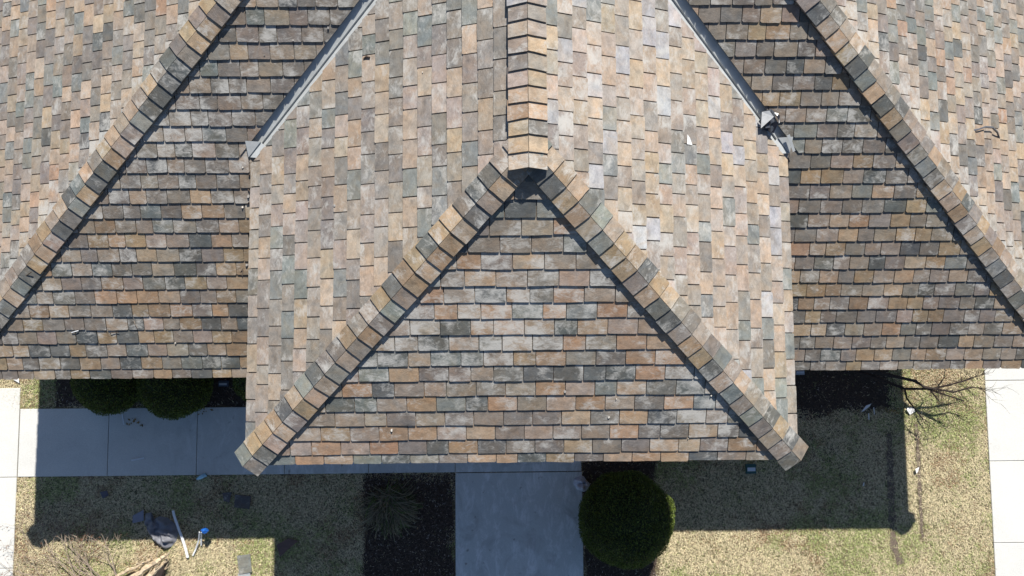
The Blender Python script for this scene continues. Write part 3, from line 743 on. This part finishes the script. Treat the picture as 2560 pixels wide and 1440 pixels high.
for z in (.03, .034): mb.face([(p.x - cpt.x, p.y - cpt.y, z + .012 * i) for i, p in enumerate(q)])
mb.build('flap', simple('cloth_flap', (.24, .25, .31), .6, 0, 10, .1), r_)
def flatpiece(name, pts, th, mat, label, cat, z=0.02, group=None, tilt=(0, 0), plane=None, col=(1, 1, 1, 0), warp=.0):
    """pts in photo pixels on ground (or on a roof plane)"""
    if plane: P = [hit(x, y, plane[0], plane[1]) for x, y in pts]; nn = Vector(plane[1]).normalized()
    else: P = [G(x, y, z) for x, y in pts]; nn = Vector((0, 0, 1))
    c = sum(P, Vector()) / len(P); mb = MB(); lift = [nn * (z if plane else 0) + nn * ((p - c).x * tilt[0] + (p - c).y * tilt[1] + warp * random.uniform(-1, 1)) for p in P]
    if not plane: c = Vector((c.x, c.y, 0)); 
    T1 = [p - c + l + nn * th for p, l in zip(P, lift)]; B_ = [p - c + l for p, l in zip(P, lift)]
    uv = [((p - c).x + c.x * 7, (p - c).y + 3) for p in P]
    mb.face(T1, col, uv); mb.face(list(reversed(B_)), col, uv)
    for i in range(len(P)): j = (i + 1) % len(P); mb.face([T1[i], B_[i], B_[j], T1[j]], col, [(0, 0), (0, .01), (.02, .01), (.02, 0)])
    o = mb.build(name, mat); o.location = c; tag(o, label, cat, group); return o
grp = 'fallen slates on the lawn'
def sc(c, d=.2): return tuple(c) + (d,)
flatpiece('fallen_slate', [(593, 1389), (626, 1385), (630, 1430), (598, 1435)], .012, SLATE, 'grey slate lying flat in full sun near the bottom of the lawn', 'slate', .055, grp, col=sc((.17, .18, .165)))
flatpiece('fallen_slate', [(595, 1434), (625, 1431), (632, 1462), (598, 1465)], .012, SLATE, 'pale bluish slate cut by the bottom edge below the grey slate', 'slate', .04, grp, col=sc((.34, .38, .40)))
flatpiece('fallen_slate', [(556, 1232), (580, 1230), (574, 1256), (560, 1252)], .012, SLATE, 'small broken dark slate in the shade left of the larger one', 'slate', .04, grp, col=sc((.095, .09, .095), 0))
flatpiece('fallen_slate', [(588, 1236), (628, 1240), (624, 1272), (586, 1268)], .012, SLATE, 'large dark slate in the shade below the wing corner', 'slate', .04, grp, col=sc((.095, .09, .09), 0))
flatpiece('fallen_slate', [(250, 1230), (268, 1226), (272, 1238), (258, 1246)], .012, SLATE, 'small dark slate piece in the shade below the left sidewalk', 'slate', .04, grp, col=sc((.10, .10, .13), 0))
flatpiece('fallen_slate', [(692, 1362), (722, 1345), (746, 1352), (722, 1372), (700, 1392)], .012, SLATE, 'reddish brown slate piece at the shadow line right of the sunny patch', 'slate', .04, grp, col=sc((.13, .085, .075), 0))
for pts, lab in (([(2266, 1024), (2270, 1019), (2283, 1018), (2287, 1029), (2276, 1037)], 'folded white paper on the sunny grass below the bare tree'), ([(30, 947), (48, 944), (48, 958)], 'white triangular scrap in sunny grass at the left eave'),):
    flatpiece('white_scrap', pts, .004, PAPER, lab, 'scrap', .05, warp=.015)
flatpiece('white_scrap', [(2153, 1030), (2165, 1014), (2178, 1009), (2174, 1016), (2160, 1027)], .004, PLASW, 'long pale plastic sliver in the dark bed right of the wing', 'scrap', .05)
flatpiece('white_scrap', [(2170, 1033), (2172, 1033), (2174, 1049), (2171, 1049)], .004, PLASW, 'thin pale strip below the long plastic sliver', 'scrap', .05)
flatpiece('white_scrap', [(2183, 1019), (2185, 1018), (2187, 1036), (2185, 1036)], .004, PLASW, 'thin pale strip right of the long plastic sliver', 'scrap', .05)
flatpiece('white_scrap', [(2158, 1207), (2161, 1206), (2160, 1215), (2157, 1215)], .004, PLASW, 'tiny white strip in the shaded lawn right of the wing corner', 'scrap', .05)
flatpiece('white_scrap', [(2287, 1172), (2299, 1168), (2296, 1178), (2290, 1184)], .004, PAPER, 'small crumpled white bit beside the dirt rut in sun', 'scrap', .05, warp=.02)
flatpiece('trim_strip', [(304, 1036), (307, 1035), (312, 1061), (309, 1062)], .006, PLASW, 'short white trim strip standing upright on the sidewalk by the shrubs', 'trim strip', .028)
flatpiece('trim_strip', [(328, 1149), (360, 1143), (361, 1146), (329, 1153)], .008, PLASW, 'white trim strip lying crosswise on the shaded sidewalk', 'trim strip', .028)
def tubething(name, pts, r, mat, label, cat, n=6):
    P = [G(*p) for p in pts]; c = Vector((P[0].x, P[0].y, 0)); mb = MB(); mb.tube([p - c for p in P], r, n); o = mb.build(name, mat, smooth=True); o.location = c; tag(o, label, cat); return o
def ribbon(name, pts, wd, th, mat, label, cat):
    P = [G(*p) for p in pts]; c = Vector((P[0].x, P[0].y, 0)); mb = MB()
    for a, b, i in zip(P[:-1], P[1:], range(99)):
        ta = (P[min(i + 1, len(P) - 1)] - P[max(i - 1, 0)]).normalized(); tb = (P[min(i + 2, len(P) - 1)] - a).normalized(); na = Vector((-ta.y, ta.x, .0)) * wd; nb = Vector((-tb.y, tb.x, 0)) * wd; u = Vector((0, 0, th))
        a_, b_ = a - c, b - c
        mb.face([a_ - na + u, a_ + na + u, b_ + nb + u, b_ - nb + u]); mb.face([a_ - na, b_ - nb, b_ + nb, a_ + na]); mb.face([a_ - na, a_ - na + u, b_ - nb + u, b_ - nb]); mb.face([a_ + na + u, a_ + na, b_ + nb, b_ + nb + u])
    o = mb.build(name, mat); o.location = c; tag(o, label, cat); return o
ribbon('bent_trim', [(433, 1276, .10), (436, 1290, .10), (441, 1304, .09), (447, 1322, .08), (456, 1345, .06), (464, 1370, .05), (470, 1394, .04)], .019, .012, PLASW, 'long bent white trim strip lying from shadow into sun beside the cloth', 'trim strip')
root = tag(empty('blue_marker', G(499, 1332)), 'crumpled glossy blue plastic on a stake with pale strips hanging down', 'marker')
BLUE = simple('blue_plastic', (.02, .14, .55), .15, 0, 30, .5, .004)
mb = MB(); c = G(512, 1327, .30)
for i in range(6):
    for j in range(9):
        q = []
        for a, b in ((i, j), (i, j + 1), (i + 1, j + 1), (i + 1, j)):
            th = math.pi * a / 6; ph = 2 * math.pi * b / 9; d = Vector((math.sin(th) * math.cos(ph), math.sin(th) * math.sin(ph) * .8, math.cos(th))); q.append(c + d * .06 * (1 + .35 * nz(d, 2.3)))
        mb.face(q)
link_child(mb.build('blue_wrap', BLUE), root)
mb = MB(); mb.tube([G(499, 1332, 0), G(500, 1328, .30)], .006, 6); mb.tube([G(500, 1328, .29), c], .006, 6); link_child(mb.build('stake', BARKD), root)
for l in ([(499, 1330, .26), (497, 1350, .12), (490, 1372, .05), (482, 1389, .04)], [(503, 1332, .24), (503, 1345, .12), (503, 1363, .05)]):
    mb = MB(); mb.tube([G(*p) for p in l], .013, 6); link_child(mb.build('strip', PLASW), root)
# water bottle
PET = simple('clear_blue_plastic', (.45, .75, .9), .12, 0, 20, .3); 
a, b = G(508, 1190, .05), G(496, 1196, .05); d = (b - a).normalized(); root = tag(empty('water_bottle', G(503, 1192)), 'small pale blue plastic bottle lying at the sidewalk edge', 'bottle')
mb = MB(); mb.tube([a - d * .055, a - d * .05, a - d * .02, a + d * .05, a + d * .09, a + d * .115], [.018, .031, .032, .032, .022, .013], 12); link_child(mb.build('body', PET, smooth=True), root)
mb = MB(); mb.tube([a + d * .115, a + d * .132], [.015, .015], 10); link_child(mb.build('cap', simple('brown_cap', (.20, .10, .06), .5)), root)
# plastic bag by the entry walk
BAG = simple('thin_grey_plastic', (.60, .63, .74), .35, 0, 18, .35, .006)
cloth('plastic_bag', [(1435, 1195), (1447, 1190), (1458, 1189), (1464, 1198), (1475, 1210), (1471, 1224), (1459, 1229), (1443, 1224), (1433, 1210)], BAG, .08, 'crumpled greyish blue plastic bag at the corner of entry walk and shrub bed', 'plastic bag', seed=8)
# garden lights
def garden_light(px, py, label, col, w_=.15, d_=.07, rot=0):
    p = G(px, py, .12); root = tag(empty('garden_light', (p.x, p.y, 0)), label, 'garden light', 'small garden lights near the walls'); root.rotation_euler.z = rot
    mb = MB(); mb.tube([(0, 0, 0), (0, 0, .08)], .012, 6); mb.build('stake', WOODD, root)
    mb = MB(); mb.box((0, 0, .11), w_, d_ + .02, .05); mb.box((0, -.01, .141), w_ * .9, d_ * .6, .008); mb.build('housing', simple('light_case', col, .4), root)
    mb = MB(); mb.box((0, -.005, .151), w_ * .8, d_ * .45, .006); mb.build('lens', simple('frosted_lens', (.55, .62, .68), .2), root)
garden_light(559, 959, 'small boxy pale garden light between the shrubs under the left eave', (.10, .13, .18))
garden_light(1999, 930, 'small boxy pale garden light beside the right wall of the wing', (.35, .38, .42))
garden_light(1877, 1172, 'dark garden light with greenish glass in the shade below the wing eave', (.02, .09, .08), .16, .13)
# dry leaf clumps
rr = random.Random(3)
for (px, py, nn_, lab) in ((337, 1054, 16, 'clump of dry yellow brown leaves on the sidewalk below the shrub pair'), (508, 1025, 10, 'few dry leaves on the sidewalk edge beside the right shrub'), (2232, 1028, 14, 'rust coloured leaf clump in the bed at the shadow edge')):
    c = G(px, py, .03); mb = MB()
    for i in range(nn_):
        o_ = Vector((rr.gauss(0, .06), rr.gauss(0, .03), rr.uniform(0, .03))); s_ = rr.uniform(.012, .03); an = rr.uniform(0, 6.28); u = Vector((math.cos(an), math.sin(an), rr.uniform(-.3, .3))); v_ = Vector((-math.sin(an), math.cos(an), rr.uniform(-.3, .3))) * .5
        k = rr.uniform(.6, 1.2); mb.face([o_ - u * s_, o_ - v_ * s_, o_ + u * s_, o_ + v_ * s_], (.30 * k, .20 * k, .07 * k, 0))
    o = mb.build('dry_leaves', ATTR); o.location = c; tag(o, lab, 'leaves')

# ------------------------------------------------------------ things on the roof
PF = ((0, 0, zc), (0, -tf, 1)); PL = ((-WL, 0, zc), (-tl, 0, 1)); PR = ((WR, 0, zc), (tr, 0, 1)); PML = ((0, YL, zm), (0, -tm, 1)); PMR = ((0, YR, zm), (0, -tm, 1)); POR = ((XR, 0, zm), (tm, 0, 1)); POL = ((XL, 0, zm), (-tm, 0, 1))
flatpiece('white_scrap', [(1714, 338), (1719, 346), (1726, 364), (1713, 362)], .004, PAPER, 'white triangular scrap on the right slope of the wing roof', 'scrap', .03, plane=PR, warp=.004)
flatpiece('metal_strip', [(1961, 335), (1968, 332), (1982, 372), (1976, 376)], .006, METAL, 'loose pale metal strip beside the foot of the right valley', 'metal strip', .08, plane=PMR)
# torn metal vent crumpled into the right valley
vk = hit(1914, 308, (WR - .6, 4, zc + .35), (0, 0, 1)); vk = hit(1914, 308, PR[0], PR[1]); vk = Vector((vk.x, vk.y, vk.z))
root = tag(empty('torn_vent_cap', vk), 'crumpled torn metal vent cap wedged in the right valley', 'vent cap')
mb = MB(); rg2 = random.Random(9); pts = []
for i in range(6):
    for j in range(9):
        q = []
        for a, b in ((i, j), (i, (j + 1) % 9), (i + 1, (j + 1) % 9), (i + 1, j)):
            th = math.pi * a / 6; ph = 2 * math.pi * b / 9; d = Vector((math.sin(th) * math.cos(ph) * .085, math.sin(th) * math.sin(ph) * .10, math.cos(th) * .07)); k = 1 + .75 * nz((d.x * 30, d.y * 30 + 4, d.z * 30), 1)
            q.append(d * k + Vector((0, 0, .09)))
        mb.face(q)
mb.build('crushed_body', METALD, root)
mb = MB(); mb.face([(-.10, .07, .19), (-.03, .075, .22), (.02, .01, .21), (-.105, -.10, .15)]); mb.face([(-.10, .07, .186), (-.105, -.10, .146), (.02, .01, .206), (-.03, .075, .216)]); mb.face([(.03, .06, .20), (.075, .05, .20), (.06, .02, .205)]); mb.face([(.09, .0, .17), (.10, -.04, .16), (.085, -.05, .17)]); mb.build('bent_flange', simple('bright_metal', (.8, .8, .78), .35, .3, 20, .2), root)
mb = MB(); mb.face([(-.06, -.10, .10), (.06, -.13, .07), (.10, -.03, .12), (-.02, -.02, .16)]); mb.face([(.05, .07, .15), (.12, .05, .12), (.10, -.02, .14)]); mb.build('dark_shard', simple('dark_metal', (.03, .03, .04), .4, .5), root)
# curved metal strip on far right slope
P = [hit(x, y, POR[0], POR[1]) + Vector((0, 0, z)) for x, y, z in ((2430, 327, .03), (2440, 326, .06), (2455, 321, .08), (2472, 323, .09), (2485, 334, .08), (2495, 346, .04))]
c = P[0].copy(); mb = MB()
for a, b in zip(P[:-1], P[1:]):
    n1 = Vector((0, .008, .0)); mb.face([a - c - n1, a - c + n1, b - c + n1, b - c - n1]); mb.face([a - c - n1, a - c - n1 + Vector((0, -.002, -.03)), b - c - n1 + Vector((0, -.002, -.03)), b - c - n1])
o = mb.build('curved_metal_strip', simple('edge_metal', (.25, .26, .28), .35, .6, 20, .2)); o.location = c; tag(o, 'curved loose metal strip lying on the far right roof slope', 'metal strip')
# chips, stones and twigs
def chip(px, py, pl, s, col, label, name='slate_chip'):
    p = hit(px, py, pl[0], pl[1]) + Vector((0, 0, .035)); mb = MB(); rr = random.Random(px * 7 + py); n_ = 6; t, b = [], []
    for i in range(n_):
        a = i / n_ * 6.283; r1 = s * rr.uniform(.6, 1.1); t.append(Vector((math.cos(a) * r1 * .8, math.sin(a) * r1, s * rr.uniform(.3, .7)))); b.append(Vector((math.cos(a) * r1, math.sin(a) * r1 * 1.2, -.01)))
    mb.face(t, tuple(col) + (0,))
    for i in range(n_): j = (i + 1) % n_; mb.face([t[i], b[i], b[j], t[j]], tuple(col) + (0,))
    o = mb.build(name, CHIP); o.location = p; tag(o, label, 'chip', 'stone chips scattered on the roof')
WH = (.55, .52, .47); GR = (.28, .27, .26); DK_ = (.08, .06, .05)
for a in ((441, 858, PML, .012, WH, 'white stone chip low on the left main slope'), (838, 515, PL, .016, GR, 'grey chip on the wing left slope near its middle'), (822, 73, PML, .014, GR, 'grey chip near the top beside the left valley'), (735, 104, PML, .009, WH, 'tiny pale chip left of the left valley top'),
          (1412, 979, PF, .016, GR, 'grey chip stuck on a slate of the wing front slope'), (980, 1075, PF, .015, WH, 'white chip low on the wing front slope, left part'), (1521, 1043, PF, .013, WH, 'white chip low on the wing front slope, right part'), (1540, 997, PF, .007, WH, 'tiny white chip above the low right white chip'),
          (1719, 1096, PF, .006, WH, 'tiny white chip near the wing front eave'), (1776, 989, PF, .010, WH, 'pale chip beside the right hip of the wing front'), (1057, 184, PL, .009, WH, 'pale chip high on the wing left slope'), (619, 664, PML, .017, GR, 'grey chip by the left side of the wing at mid height'),
          (609, 520, PML, .015, WH, 'pale chip left of the wing edge above the grey one'), (623, 493, PML, .016, GR, 'grey chip at the wing edge among twigs'), (609, 421, PML, .011, WH, 'pale chip just below the left valley foot'), (663, 141, PML, .008, GR, 'small grey chip between left hip and left valley'),
          (1190, 745, PL, .008, WH, 'tiny pale chip left of the wing left hip')):
    if a[0] == 1190: continue
    chip(*a)
def twig(pts, pl, r, label, mat=BARK):
    P = [hit(x, y, pl[0], pl[1]) + Vector((0, 0, .035 + .01 * (i % 2))) for i, (x, y) in enumerate(pts)]; c = P[0].copy(); mb = MB(); mb.tube([p - c for p in P], r, 5); o = mb.build('twig', mat); o.location = c; tag(o, label, 'twig', 'twigs dropped on the roof')
twig([(911, 150), (918, 145), (926, 147)], PL, .010, 'short dark twig high on the wing left slope near the valley')
twig([(625, 441), (630, 437), (637, 432)], PML, .010, 'short dark twig just below the left valley foot')
twig([(622, 474), (627, 480), (630, 488)], PML, .006, 'thin twig at the wing edge below the valley foot')
twig([(620, 512), (626, 507)], PML, .006, 'tiny twig at the wing edge above mid height')
twig([(604, 680), (610, 672), (608, 690)], PML, .005, 'thin pale twig at the wing edge at mid height', TWIG)
twig([(55, 690), (64, 683), (70, 690), (84, 681)], POL, .006, 'thin brown twig lying on the left hip caps')
twig([(280, 835), (281, 832), (290, 831), (301, 831)], PML, .004, 'thin hooked twig low on the left main slope')
twig([(338, 802), (342, 812), (347, 822)], PML, .004, 'thin pale twig above the hooked twig', TWIG)
twig([(183, 832), (192, 829), (200, 827)], PML, .006, 'pale sliver low on the left main slope near the hip', PLASW)
print('objects', len(bpy.data.objects))
